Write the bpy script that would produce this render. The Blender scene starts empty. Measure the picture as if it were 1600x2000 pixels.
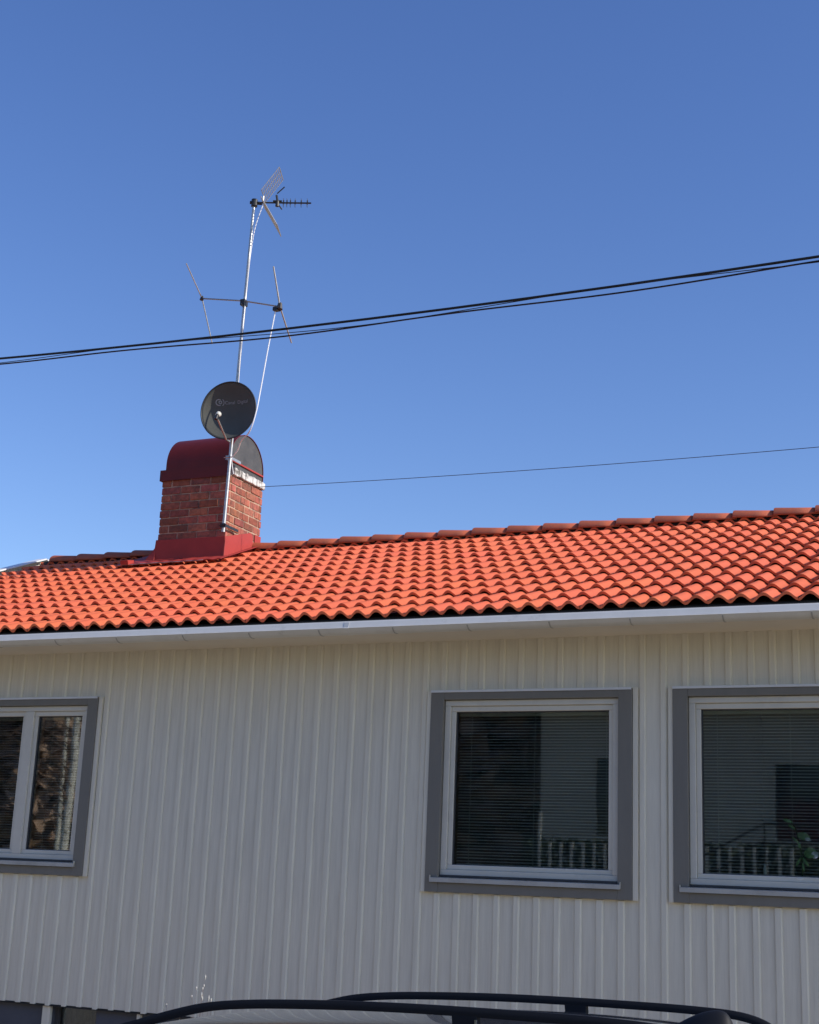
import bpy, math, random
from mathutils import Vector, Matrix
random.seed(7)
S = bpy.context.scene
C = S.collection
R = math.radians
ZO = 1.95                      # eye height above the street

# ------------------------------------------------------------------ camera
cam = bpy.data.cameras.new('camera')
camo = bpy.data.objects.new('camera', cam); C.objects.link(camo); S.camera = camo
rt = Vector((0.9131566785, 0.4056167515, 0.0402483724))
up = Vector((0.0660706624, -0.2447300964, 0.9673375044))
fw = Vector((-0.4022182842, 0.8806714659, 0.2502762894))
camo.matrix_world = Matrix(((rt.x, up.x, -fw.x, 0), (rt.y, up.y, -fw.y, 0), (rt.z, up.z, -fw.z, ZO), (0, 0, 0, 1)))
cam.sensor_fit = 'VERTICAL'; cam.sensor_height = 24; cam.lens = 24*2795.4/2000
cam.clip_start = 0.05; cam.clip_end = 3000

# ------------------------------------------------------------------ light
SUN_EL, SUN_AZ = R(31), R(2.2)       # azimuth measured from +X towards +Y
w = bpy.data.worlds.new('World'); S.world = w; w.use_nodes = True
nt = w.node_tree
sky = nt.nodes.new('ShaderNodeTexSky'); sky.sky_type = 'NISHITA'; sky.sun_disc = False
sky.sun_elevation = SUN_EL; sky.sun_rotation = R(90)-SUN_AZ
sky.altitude = 200; sky.air_density = 1.0; sky.dust_density = 0.3; sky.ozone_density = 2.0
hs = nt.nodes.new('ShaderNodeHueSaturation'); hs.inputs['Saturation'].default_value = 1.22; hs.inputs['Value'].default_value = 1.34; hs.inputs['Hue'].default_value = 0.516
nt.links.new(sky.outputs[0], hs.inputs['Color']); nt.links.new(hs.outputs[0], nt.nodes['Background'].inputs[0])
nt.nodes['Background'].inputs[1].default_value = 0.13
sl = bpy.data.lights.new('sun', 'SUN'); sl.energy = 5.0; sl.angle = R(0.5); sl.color = (1.0, 0.93, 0.83)
so = bpy.data.objects.new('sun', sl); C.objects.link(so)
sd = Vector((math.cos(SUN_EL)*math.cos(SUN_AZ), math.cos(SUN_EL)*math.sin(SUN_AZ), math.sin(SUN_EL)))
so.rotation_euler = sd.to_track_quat('Z', 'Y').to_euler(); so.location = sd*60
S.view_settings.view_transform = 'Standard'; S.view_settings.look = 'None'
S.view_settings.exposure = 0.0; S.view_settings.gamma = 1.0
S.cycles.max_bounces = 8; S.cycles.transparent_max_bounces = 12
S.cycles.sample_clamp_indirect = 4

# ------------------------------------------------------------------ materials
def mat(name, col, rough=0.6, metal=0.0, var=0.0, scale=8.0, bump=0.0, bscale=None, spec=0.5, stretch=(1, 1, 1),
        dirt=None, dscale=2.0, dlo=0.55, dhi=0.75, damt=0.5, coat=0.0, attr=False):
    m = bpy.data.materials.new(name); m.use_nodes = True
    n = m.node_tree.nodes; L = m.node_tree.links; b = n['Principled BSDF']
    b.inputs['Base Color'].default_value = (*col, 1); b.inputs['Roughness'].default_value = rough
    b.inputs['Metallic'].default_value = metal; b.inputs['Specular IOR Level'].default_value = spec
    b.inputs['Coat Weight'].default_value = coat
    tc = n.new('ShaderNodeTexCoord'); mp = n.new('ShaderNodeMapping'); mp.inputs['Scale'].default_value = stretch
    L.new(tc.outputs['Object'], mp.inputs[0]); cur = None
    if var or attr:
        rgb = n.new('ShaderNodeRGB'); rgb.outputs[0].default_value = (*col, 1); cur = rgb.outputs[0]
    if var:
        t = n.new('ShaderNodeTexNoise'); t.inputs['Scale'].default_value = scale; t.inputs['Detail'].default_value = 6
        t.inputs['Roughness'].default_value = 0.65
        L.new(mp.outputs[0], t.inputs['Vector'])
        mr = n.new('ShaderNodeMapRange'); mr.inputs['From Min'].default_value = .3; mr.inputs['From Max'].default_value = .7
        mr.inputs['To Min'].default_value = 1-var; mr.inputs['To Max'].default_value = 1+var
        L.new(t.outputs['Fac'], mr.inputs['Value'])
        mx = n.new('ShaderNodeVectorMath'); mx.operation = 'SCALE'
        L.new(cur, mx.inputs[0]); L.new(mr.outputs[0], mx.inputs['Scale']); cur = mx.outputs[0]
    if attr:
        at = n.new('ShaderNodeAttribute'); at.attribute_name = 'tint'
        mx = n.new('ShaderNodeVectorMath'); mx.operation = 'MULTIPLY'
        L.new(cur, mx.inputs[0]); L.new(at.outputs['Vector'], mx.inputs[1]); cur = mx.outputs[0]
    if dirt:
        t = n.new('ShaderNodeTexNoise'); t.inputs['Scale'].default_value = dscale; t.inputs['Detail'].default_value = 8
        t.inputs['Roughness'].default_value = 0.7
        L.new(mp.outputs[0], t.inputs['Vector'])
        mr = n.new('ShaderNodeMapRange'); mr.inputs['From Min'].default_value = dlo; mr.inputs['From Max'].default_value = dhi
        mr.inputs['To Max'].default_value = damt; L.new(t.outputs['Fac'], mr.inputs['Value'])
        mx = n.new('ShaderNodeMix'); mx.data_type = 'RGBA'
        L.new(mr.outputs[0], mx.inputs['Factor'])
        if cur: L.new(cur, mx.inputs['A'])
        else: mx.inputs['A'].default_value = (*col, 1)
        mx.inputs['B'].default_value = (*dirt, 1); cur = mx.outputs['Result']
    if cur: L.new(cur, b.inputs['Base Color'])
    if bump:
        t = n.new('ShaderNodeTexNoise'); t.inputs['Scale'].default_value = bscale or scale*3; t.inputs['Detail'].default_value = 6
        L.new(mp.outputs[0], t.inputs['Vector'])
        bp = n.new('ShaderNodeBump'); bp.inputs['Strength'].default_value = bump; bp.inputs['Distance'].default_value = 0.01
        L.new(t.outputs['Fac'], bp.inputs['Height']); L.new(bp.outputs[0], b.inputs['Normal'])
    return m

def glass_mat(name, tint=(0.86, 0.92, 0.9), gain=2.3, rough=0.018):
    m = bpy.data.materials.new(name); m.use_nodes = True
    n = m.node_tree.nodes; L = m.node_tree.links; n.remove(n['Principled BSDF'])
    f = n.new('ShaderNodeFresnel'); f.inputs['IOR'].default_value = 1.5
    mu = n.new('ShaderNodeMath'); mu.operation = 'MULTIPLY'; mu.use_clamp = True; mu.inputs[1].default_value = gain
    tr = n.new('ShaderNodeBsdfTransparent'); tr.inputs[0].default_value = (*tint, 1)
    gl = n.new('ShaderNodeBsdfGlossy'); gl.inputs['Roughness'].default_value = rough
    t = n.new('ShaderNodeTexNoise'); t.inputs['Scale'].default_value = 1.3
    tc = n.new('ShaderNodeTexCoord'); L.new(tc.outputs['Object'], t.inputs['Vector'])
    bp = n.new('ShaderNodeBump'); bp.inputs['Strength'].default_value = .05; bp.inputs['Distance'].default_value = .01
    L.new(t.outputs['Fac'], bp.inputs['Height']); L.new(bp.outputs[0], gl.inputs['Normal'])
    mx = n.new('ShaderNodeMixShader')
    L.new(f.outputs[0], mu.inputs[0]); L.new(mu.outputs[0], mx.inputs[0]); L.new(tr.outputs[0], mx.inputs[1]); L.new(gl.outputs[0], mx.inputs[2])
    L.new(mx.outputs[0], n['Material Output'].inputs[0])
    return m

M = {}
M['clad'] = mat('painted cladding', (0.775, 0.728, 0.60), 0.5, var=.08, scale=2.5, bump=.12, bscale=6, stretch=(14, 14, .8),
                dirt=(0.50, 0.46, 0.36), dscale=1.3, dlo=.5, dhi=.85, damt=.35)
M['soffit'] = mat('soffit paint', (0.74, 0.68, 0.58), 0.55, var=.05, scale=3, bump=.05)
M['plinth'] = mat('plinth paint', (0.085, 0.09, 0.11), 0.8, var=.12, scale=3, bump=.25, bscale=60)
M['trim'] = mat('grey trim paint', (0.205, 0.193, 0.168), 0.5, var=.06, scale=2, bump=.1, bscale=8, stretch=(5, 5, 1))
M['white'] = mat('white window paint', (0.68, 0.65, 0.565), 0.4, var=.05, scale=4, dirt=(.32, .29, .25), dscale=3, dlo=.55, dhi=.8, damt=.3)
M['sill'] = mat('grey white sill sheet', (0.50, 0.48, 0.43), 0.5, var=.1, scale=5, dirt=(.3, .27, .22), dscale=4, dlo=.5, dhi=.7, damt=.5)
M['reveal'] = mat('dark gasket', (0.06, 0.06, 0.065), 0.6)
M['tile'] = mat('orange concrete tile', (0.66, 0.138, 0.060), 0.62, var=.05, scale=18, bump=.15, bscale=140, attr=True,
                dirt=(0.62, 0.44, 0.32), dscale=1.7, dlo=.68, dhi=.86, damt=.35, spec=.35)
M['ridge'] = mat('orange ridge tile', (0.44, 0.098, 0.040), 0.65, var=.10, scale=9, bump=.2, bscale=80, attr=True,
                 dirt=(0.20, 0.12, 0.08), dscale=6, dlo=.5, dhi=.75, damt=.5)
M['black'] = mat('black sheet', (0.02, 0.02, 0.02), 0.7)
M['gutter'] = mat('white lacquered gutter', (0.70, 0.69, 0.65), 0.32, var=.05, scale=6, dirt=(.25, .22, .18), dscale=5, dlo=.6, dhi=.8, damt=.5)
M['gutterhook'] = mat('dark gutter hook', (0.42, 0.41, 0.38), 0.5)
M['verge'] = mat('light verge sheet', (0.74, 0.75, 0.76), 0.4, var=.04, scale=5)
M['brick'] = mat('red chimney brick', (0.32, 0.098, 0.062), 0.9, var=.35, scale=22, bump=.5, bscale=70, attr=True,
                 dirt=(.06, .045, .04), dscale=5, dlo=.50, dhi=.68, damt=.75)
M['mortar'] = mat('pale mortar', (0.46, 0.30, 0.21), 0.95, var=.15, scale=30, bump=.5, bscale=90, dirt=(.10, .07, .06), dscale=6, dlo=.46, dhi=.62, damt=.8)
M['hood'] = mat('oxide red sheet metal', (0.125, 0.013, 0.009), 0.42, spec=.3, var=.14, scale=5, bump=.3, bscale=5,
                dirt=(.42, .30, .28), dscale=9, dlo=.70, dhi=.78, damt=.5)
M['flash'] = mat('red painted flashing', (0.36, 0.042, 0.034), 0.6, spec=.3, var=.08, scale=8, bump=.08, bscale=14,
                 dirt=(.55, .35, .3), dscale=12, dlo=.68, dhi=.8, damt=.5)
M['hoodend'] = mat('sooty grey plate', (0.065, 0.06, 0.055), 0.5, var=.35, scale=6, metal=.0, dirt=(.12, .1, .08), dscale=5)
M['concrete'] = mat('weathered concrete crown', (0.62, 0.60, 0.57), 0.9, var=.15, scale=25, bump=.6, bscale=50,
                    dirt=(.10, .09, .08), dscale=9, dlo=.5, dhi=.6, damt=.9)
M['galv'] = mat('galvanised steel', (0.46, 0.46, 0.45), 0.42, metal=.75, var=.18, scale=14, stretch=(1, 1, 2),
                dirt=(.22, .19, .15), dscale=9, dlo=.55, dhi=.7, damt=.6)
M['alu'] = mat('dull aluminium', (0.40, 0.38, 0.37), 0.45, metal=.7, var=.15, scale=20)
M['plastic'] = mat('black plastic', (0.018, 0.018, 0.02), 0.45)
M['dish'] = mat('dark grey dish lacquer', (0.095, 0.098, 0.088), 0.6, var=.08, scale=6, spec=.15)
M['dishrim'] = mat('dish edge', (0.03, 0.032, 0.036), 0.45)
M['logo'] = mat('grey print', (0.30, 0.31, 0.31), 0.6)
M['lnb'] = mat('white plastic', (0.58, 0.56, 0.50), 0.5)
M['whitecable'] = mat('white coax', (0.78, 0.78, 0.78), 0.4)
M['cable'] = mat('black cable', (0.012, 0.012, 0.014), 0.5)
M['carpaint'] = mat('dark blue car paint', (0.022, 0.027, 0.045), 0.22, spec=.6, coat=1.0)
M['rail'] = mat('black rail', (0.010, 0.011, 0.014), 0.6, spec=.25)
M['chrome'] = mat('chrome', (0.8, 0.8, 0.8), 0.12, metal=1)
M['tyre'] = mat('tyre', (0.02, 0.02, 0.02), 0.8)
M['lamp'] = mat('lamp lens', (0.7, 0.72, 0.75), 0.1, spec=.8)
M['redlamp'] = mat('rear lamp lens', (0.4, 0.01, 0.01), 0.15)
M['slat'] = mat('blind slat', (0.85, 0.79, 0.72), 0.4)
M['room'] = mat('room wall', (0.34, 0.32, 0.29), 0.9)
M['gravel'] = mat('yard gravel', (0.42, 0.33, 0.215), 0.95, var=.2, scale=1.2, bump=.6, bscale=25)
M['asphalt'] = mat('asphalt', (0.16, 0.14, 0.115), 0.9, var=.15, scale=4, bump=.4, bscale=60)
M['grass'] = mat('lawn', (0.09, 0.11, 0.035), 0.95, var=.3, scale=2, bump=.8, bscale=30)
M['bark'] = mat('birch bark', (0.62, 0.58, 0.52), 0.8, var=.2, scale=4, dirt=(.03, .03, .03), dscale=6, dlo=.56, dhi=.62, damt=.9, stretch=(1, 1, 3))
M['darkbark'] = mat('dark bark', (0.10, 0.07, 0.05), 0.9, var=.2, scale=8)
M['needles'] = mat('conifer needles', (0.34, 0.22, 0.155), 0.8, var=.3, scale=2)
M['twig'] = mat('bare twigs', (0.16, 0.10, 0.075), 0.9)
M['bud'] = mat('pale catkins', (0.42, 0.42, 0.40), 0.7)
M['nwall'] = mat('neighbour pale wall', (0.66, 0.58, 0.48), 0.8, var=.12, scale=2)
M['nroof'] = mat('neighbour dark roof', (0.10, 0.06, 0.05), 0.8, var=.15, scale=4)
M['nwin'] = mat('neighbour window glass', (0.012, 0.018, 0.035), 0.05, spec=.6)
M['picket'] = mat('white pickets', (0.66, 0.64, 0.56), 0.6, var=.1)
M['iron'] = mat('black iron', (0.02, 0.02, 0.02), 0.5)
M['hedge'] = mat('hedge leaves', (0.035, 0.05, 0.02), 0.8, var=.3, scale=3)
M['leaf'] = mat('orchid leaf', (0.32, 0.50, 0.22), 0.4, var=.2, scale=20)
M['petal'] = mat('white ceramic', (0.80, 0.80, 0.77), 0.5)
M['stem'] = mat('plant stem', (0.10, 0.14, 0.05), 0.6)
M['glass'] = glass_mat('window glass')
M['carglass'] = mat('tinted car glass', (0.012, 0.014, 0.018), 0.03, spec=.7)

# ------------------------------------------------------------------ mesh helpers
class MB:
    def __init__(s): s.v = []; s.f = []; s.mi = []; s.tint = []; s.cm = 0; s.ct = (1, 1, 1)
    def face(s, idx): s.f.append(tuple(idx)); s.mi.append(s.cm); s.tint.append(s.ct)
    def box(s, x0, x1, y0, y1, z0, z1):
        b = len(s.v)
        s.v += [(x, y, z) for z in (z0, z1) for y in (y0, y1) for x in (x0, x1)]
        for q in ((0, 2, 3, 1), (4, 5, 7, 6), (0, 1, 5, 4), (2, 6, 7, 3), (0, 4, 6, 2), (1, 3, 7, 5)): s.face([b+i for i in q])
    def hexa(s, pts):      # 8 points ordered like box
        b = len(s.v); s.v += [tuple(p) for p in pts]
        for q in ((0, 2, 3, 1), (4, 5, 7, 6), (0, 1, 5, 4), (2, 6, 7, 3), (0, 4, 6, 2), (1, 3, 7, 5)): s.face([b+i for i in q])
    def quad(s, a, b_, c, d):
        b = len(s.v); s.v += [tuple(a), tuple(b_), tuple(c), tuple(d)]; s.face((b, b+1, b+2, b+3))
    def tube(s, pts, r, n=8, cap=True):
        pts = [Vector(p) for p in pts]; rr = r if isinstance(r, (list, tuple)) else [r]*len(pts)
        prev = None; base = len(s.v)
        for i, p in enumerate(pts):
            d = (pts[min(i+1, len(pts)-1)]-pts[max(i-1, 0)]).normalized()
            if prev is None:
                a = d.cross(Vector((0, 0, 1)))
                if a.length < .1: a = d.cross(Vector((0, 1, 0)))
                a.normalize()
            else:
                a = prev-d*prev.dot(d); a.normalize()
            prev = a; b = d.cross(a)
            for k in range(n):
                t = 2*math.pi*k/n; s.v.append(tuple(p+(a*math.cos(t)+b*math.sin(t))*rr[i]))
        for i in range(len(pts)-1):
            for k in range(n):
                a0 = base+i*n+k; a1 = base+i*n+(k+1) % n
                s.face((a0, a1, a1+n, a0+n))
        if cap:
            s.face([base+k for k in range(n)][::-1]); s.face([base+(len(pts)-1)*n+k for k in range(n)])
    def prism(s, prof, x0, x1, closed=True):      # prof: list of (y,z), swept along x
        b = len(s.v); n = len(prof)
        s.v += [(x0, y, z) for y, z in prof]+[(x1, y, z) for y, z in prof]
        for k in range(n if closed else n-1):
            k2 = (k+1) % n; s.face((b+k, b+k2, b+n+k2, b+n+k))
        if closed: s.face([b+k for k in range(n)][::-1]); s.face([b+n+k for k in range(n)])
    def build(s, name, m, parent=None, smooth=False, loc=None, normals=True):
        me = bpy.data.meshes.new(name); me.from_pydata(s.v, [], s.f)
        ms = m if isinstance(m, (list, tuple)) else [m]
        for x in ms: me.materials.append(x)
        me.polygons.foreach_set('material_index', s.mi)
        if any(t != (1, 1, 1) for t in s.tint) or any('tile' in x.name or 'brick' in x.name for x in ms):
            a = me.color_attributes.new('tint', 'FLOAT_COLOR', 'CORNER'); buf = []
            for p, t in zip(me.polygons, s.tint): buf += list((*t, 1))*p.loop_total
            a.data.foreach_set('color', buf)
        if smooth: me.polygons.foreach_set('use_smooth', [True]*len(me.polygons))
        me.update(); me.validate()
        o = bpy.data.objects.new(name, me); C.objects.link(o)
        if loc: o.location = loc
        if parent: o.parent = parent
        return o

def tag(o, label=None, cat=None, group=None, kind=None):
    if label: o['label'] = label
    if cat: o['category'] = cat
    if group: o['group'] = group
    if kind: o['kind'] = kind
    return o
def empty(name, loc=(0, 0, 0), rz=0):
    o = bpy.data.objects.new(name, None); C.objects.link(o); o.location = loc; o.rotation_euler = (0, 0, rz); return o
def copy_tree(o, parent=None):
    c = o.copy(); C.objects.link(c); c.parent = parent
    for ch in [x for x in o.children]: copy_tree(ch, c)
    return c
def bevel(o, wdt=.004, seg=2):
    b = o.modifiers.new('bevel', 'BEVEL'); b.width = wdt; b.segments = seg; b.limit_method = 'ANGLE'; b.angle_limit = R(40); return o
def autosmooth(o, ang=40):
    me = o.data
    me.polygons.foreach_set('use_smooth', [True]*len(me.polygons))
    me.set_sharp_from_angle(angle=R(ang)); return o

# ------------------------------------------------------------------ ground
def gz(x, y):
    z = -.03*(max(min(y, 9.9), -3)-4.75)
    if y < -3: z += min((-3-y)*.12, .25)
    return z
g = MB(); NX, NY = 48, 48
def warp(t): return math.copysign(abs(t)**2.6, t)*900
xs = [warp(-1+2*i/NX) for i in range(NX+1)]; ys = [warp(-1+2*i/NY)+2 for i in range(NY+1)]
g.v = [(x, y, gz(x, y)-.02) for y in ys for x in xs]
for j in range(NY):
    for i in range(NX): a = j*(NX+1)+i; g.face((a, a+1, a+NX+2, a+NX+1))
tag(g.build('ground', M['gravel'], smooth=True), kind='structure')
g = MB()
for a, b in ((-3, 1), (1, 6.6)):
    g.quad((-60, a, gz(0, a)), (60, a, gz(0, a)), (60, b, gz(0, b)), (-60, b, gz(0, b)))
tag(g.build('road', M['asphalt']), kind='structure')
g = MB(); g.box(-60, 40, -60, -5.5, -.5, 1.6)
tag(g.build('raised_lawn', M['grass']), kind='structure')

# ------------------------------------------------------------------ the house
house = empty('house', (0, 0, ZO))      # children below are given relative to eye level
tag(house, 'pale grey timber house with orange tiled roof, grey window trims and brick chimney', 'house')
YW = 9.90                               # plane of the batten faces
XL, XR = -10.72, 4.6
ZS, ZB = 1.78, -1.062
WIN = [(-8.855, -7.303), (-4.27, -2.722), (-2.432, -.884), (.9, 2.45)]
ZT0, ZT1 = -.06, 1.395
def holes_wall(mb, x0, x1, z0, z1, y0, y1, holes):
    hs = sorted(holes); x = x0
    for (a, b, c, d) in hs:
        mb.box(x, a, y0, y1, z0, z1)
        mb.box(a, b, y0, y1, z0, c); mb.box(a, b, y0, y1, d, z1); x = b
    mb.box(x, x1, y0, y1, z0, z1)
wall = MB()
hl = [(a+.07, b-.07, ZT0+.07, ZT1-.04) for a, b in WIN]
holes_wall(wall, XL, XR, ZB, ZS+.05, YW+.015, YW+.12, hl)
# vertical battens with chamfered edges
k = -53
while True:
    xb = -2.782+k*.1525+random.uniform(-.004, .004); k += 1
    if xb-.05 < XL: continue
    if xb > XR-.02: break
    wd = .05+random.uniform(-.003, .003)
    segs = [(ZB-random.uniform(0, .012), ZS)]
    for a, b in WIN:
        if xb > a-.028 and xb-wd < b+.028: segs = [(ZB-random.uniform(0, .012), ZT0-.004), (ZT1+.012, ZS)]
    for z0, z1 in segs:
        x1, x0 = xb, xb-wd; c = .010
        pr = [(x0, YW+.0145), (x0+.002, YW+.004), (x0+.006, YW), (x1-c, YW), (x1, YW+c), (x1, YW+.0145)]
        b = len(wall.v)
        wall.v += [(x, y, z0) for x, y in pr]+[(x, y, z1) for x, y in pr]; n = len(pr)
        for q in range(n-1): wall.face((b+q, b+q+1, b+n+q+1, b+n+q))
        wall.face([b+q for q in range(n)][::-1]); wall.face([b+n+q for q in range(n)])
# light cover strips beside the window trims
for a, b in WIN:
    wall.box(a-.034, a-.003, YW-.012, YW+.021, ZT0+.0, ZT1+.004)
    wall.box(b+.003, b+.040, YW-.012, YW+.021, ZT0+.0, ZT1+.004)
wall.build('wall', M['clad'], house)
# gable walls, rear wall
P = R(21.383); TP, CP, SP = math.tan(P), math.cos(P), math.sin(P)
EY, EZ = 9.4598, 1.9611                 # crest of the tile edge at the eave
RY = 13.60                              # ridge
RZ = EZ+(RY-EY)*TP
gw = MB()
for x0, x1 in ((XL-.002, XL+.12), (XR-.12, XR+.002)):
    prof = [(YW+.121, ZB), (2*RY-YW-.12, ZB), (2*RY-YW-.12, ZS), (RY, ZS+(RY-YW)*TP), (YW+.121, ZS+.02)]
    gw.prism(prof, x0, x1)
gw.box(XL+.121, XR-.121, 2*RY-YW-.12, 2*RY-YW, ZB, ZS)
gw.build('gable_wall', M['clad'], house)
pl = MB()
holes_wall(pl, XL+.03, XR-.03, -2.6, ZB-.001, YW+.05, YW+.3, [(-7.512, -7.085, -2.0, ZB-.0011), (-3.9, -3.3, -1.8, -1.25)])
pl.box(XL+.03, XR-.03, 2*RY-YW-.4, 2*RY-YW-.05, -2.6, ZB-.001)
for x0 in (XL+.03, XR-.33): pl.box(x0, x0+.3, YW+.301, 2*RY-YW-.401, -2.6, ZB-.001)
pl.build('plinth', M['plinth'], house)
db = MB(); db.box(XL, XR, YW+.005, YW+.049, ZB-.016, ZB-.006)
db.build('drip_edge', M['black'], house)
# narrow pale posts in the plinth
for a, b in ((-7.590, -7.514), (-6.685, -6.655)):
    p = MB(); p.box(a, b, YW+.02, YW+.049, -2.2, ZB-.017); p.build('plinth_post', M['clad'] if b < -7 else M['white'], house)
# basement window beside the post
bw = MB()
for a, b, c, d in ((-7.511, -7.480, -2.0, ZB-.02), (-7.115, -7.086, -2.0, ZB-.02), (-7.479, -7.116, -1.995, -1.96)):
    bw.box(a, b, YW+.09, YW+.13, c, d)
bwo = bw.build('basement_window', M['reveal'], house)
bp = MB(); bp.box(-7.479, -7.116, YW+.12, YW+.126, -1.96, ZB-.02); bp.build('pane', M['glass'], bwo)
bd = MB(); bd.quad((-7.6, YW+.299, -2.1), (-7.0, YW+.299, -2.1), (-7.0, YW+.299, ZB-.02), (-7.6, YW+.299, ZB-.02))
bd.build('basement_reflection', mat('brown reflection', (.10, .075, .05), .9, var=.5, scale=9, stretch=(3, 3, 1)), bwo)  # brown mottled sheet behind the pane, painted in place of a mirrored tree

# rooms behind the windows
rm = MB()
def room(x0, x1, y0, y1, z0, z1):
    for q in (((x0, y1, z0), (x1, y1, z0), (x1, y1, z1), (x0, y1, z1)), ((x0, y0, z0), (x0, y1, z0), (x0, y1, z1), (x0, y0, z1)),
              ((x1, y0, z0), (x1, y0, z1), (x1, y1, z1), (x1, y1, z0)), ((x0, y0, z0), (x1, y0, z0), (x1, y1, z0), (x0, y1, z0)),
              ((x0, y0, z1), (x0, y1, z1), (x1, y1, z1), (x1, y0, z1))): rm.quad(*q)
room(-10.5, -6.2, YW+.13, 13.4, -.75, 1.7); room(-6.1, -2.58, YW+.13, 13.2, -.75, 1.7); room(-2.56, 4.4, YW+.13, 13.9, -.75, 1.7)
rm.build('room', M['room'], house)

# windows ----------------------------------------------------------
def make_window(x0, x1, kind):
    w0 = x1-x0
    f = MB(); fx0, fx1 = x0+.106, x1-.104; fz0, fz1 = .062, 1.330
    yf = YW+.012
    def ring(mb, a, b, c, d, t, y0, y1, tb=None, tt=None):
        tb = tb or t; tt = tt or t
        mb.box(a, a+t, y0, y1, c+tb+.0001, d-tt-.0001); mb.box(b-t, b, y0, y1, c+tb+.0001, d-tt-.0001)
        mb.box(a, b, y0, y1, c, c+tb); mb.box(a, b, y0, y1, d-tt, d)
    ring(f, fx0, fx1, fz0, fz1, .045, yf, YW+.11, .04, .042)
    lights = []
    if kind == 1: lights = [(fx0+.0455, fx1-.0455)]
    else:
        m0 = x1-.766; f.box(m0, m0+.09, yf+.002, YW+.11, fz0+.0405, fz1-.0425)
        lights = [(fx0+.0455, m0-.0005), (m0+.0905, fx1-.0155)]
        f.box(fx1-.045, fx1-.0151, yf, YW+.11, fz0+.0405, fz1-.0425) if False else None
    fo = f.build('window', M['white'], house); bevel(fo, .004, 2)
    t = MB()
    t.box(x0, x0+.104, YW-.022, YW+.0205, ZT0, ZT1); t.box(x1-.102, x1, YW-.022, YW+.0205, ZT0, ZT1)
    t.box(x0+.1042, x1-.1022, YW-.020, YW+.0205, 1.332, ZT1); t.box(x0+.1042, x1-.1022, YW-.020, YW+.0205, ZT0, .010)
    to = t.build('trim', M['trim'], fo); bevel(to, .003, 2)
    s = MB(); g_ = MB(); bl = MB(); cd = MB(); rv = MB()
    for a, b in lights:
        if kind == 2: b = min(b, fx1-.0455)
        ring(s, a, b, fz0+.0405, fz1-.0425, .034, YW+.030, YW+.085, .034, .040)
        ring(rv, a+.0342, b-.0342, fz0+.0747, fz1-.0827, .006, YW+.044, YW+.07)
        ga, gb, gc, gd = a+.035, b-.035, fz0+.075, fz1-.083
        g_.box(ga, gb, YW+.058, YW+.064, gc, gd)
        yb = YW+.150; zz = gd-.02; n = 0
        bl.box(ga-.01, gb+.01, yb-.013, yb+.013, gd-.022, gd+.01)
        while zz > gc-.01:
            zz -= .0216; n += 1
            t0 = R(20)+random.uniform(-.04, .04); hw = .0125
            dy, dz = math.cos(t0)*hw, math.sin(t0)*hw
            j = random.uniform(-.0008, .0008)
            b0 = len(bl.v); sag = .0022
            for x in (ga-.008, gb+.008):
                bl.v += [(x, yb-dy, zz-dz+j), (x, yb, zz+sag+j), (x, yb+dy, zz+dz+j)]
            bl.face((b0, b0+3, b0+4, b0+1)); bl.face((b0+1, b0+4, b0+5, b0+2))
        for q in ((ga+.09), (ga+gb)/2 if gb-ga > .8 else None, (gb-.045)):
            if q is None: continue
            cd.tube([(q, yb-.0145, gd), (q, yb-.0145, gc)], .0019, 4)
    rv.box(fx0+.003, fx1-.003, YW-.005, YW+.0115, .0505, .0635)  # dark strip painting the shade of the frame recess above the sill
    so_ = s.build('sash', M['white'], fo); bevel(so_, .005, 2)
    rv.build('gasket_and_shade', M['reveal'], fo)
    g_.build('pane', M['glass'], fo)
    bl.build('venetian_blind', M['slat'], fo)
    cd.build('blind_cord', M['white'], fo)
    sl_ = MB()
    a, b = x0+.048, x1-.082
    sl_.prism([(YW+.03, .050), (YW-.040, .040), (YW-.042, .010), (YW-.038, .010), (YW-.036, .036), (YW+.03, .045)], a, b)
    for q in (a-.004, b): sl_.box(q, q+.004, YW-.041, YW-.0225, .012, .058)
    sl_.build('sill_flashing', M['sill'], fo)
    hf = MB(); hf.prism([(YW+.020, ZT1+.012), (YW-.030, ZT1+.007), (YW-.030, ZT1-.010), (YW-.027, ZT1-.010), (YW-.027, ZT1+.004), (YW+.020, ZT1+.008)], x0+.0, x1-.004)
    hf.build('head_flashing', M['verge'], fo)
    return fo
for i, (a, b) in enumerate(WIN): make_window(a, b, 2 if i in (0,) else 1)

# eave -------------------------------------------------------------
e = MB(); e.box(XL-.35, XR+.35, 9.50, YW+.0205, ZS, ZS+.02); e.build('soffit', M['soffit'], house)
e = MB(); e.box(XL-.35, XR+.35, 9.478, 9.4995, ZS-.004, EZ-.075); e.build('fascia', M['black'], house)
gt = MB()
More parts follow.
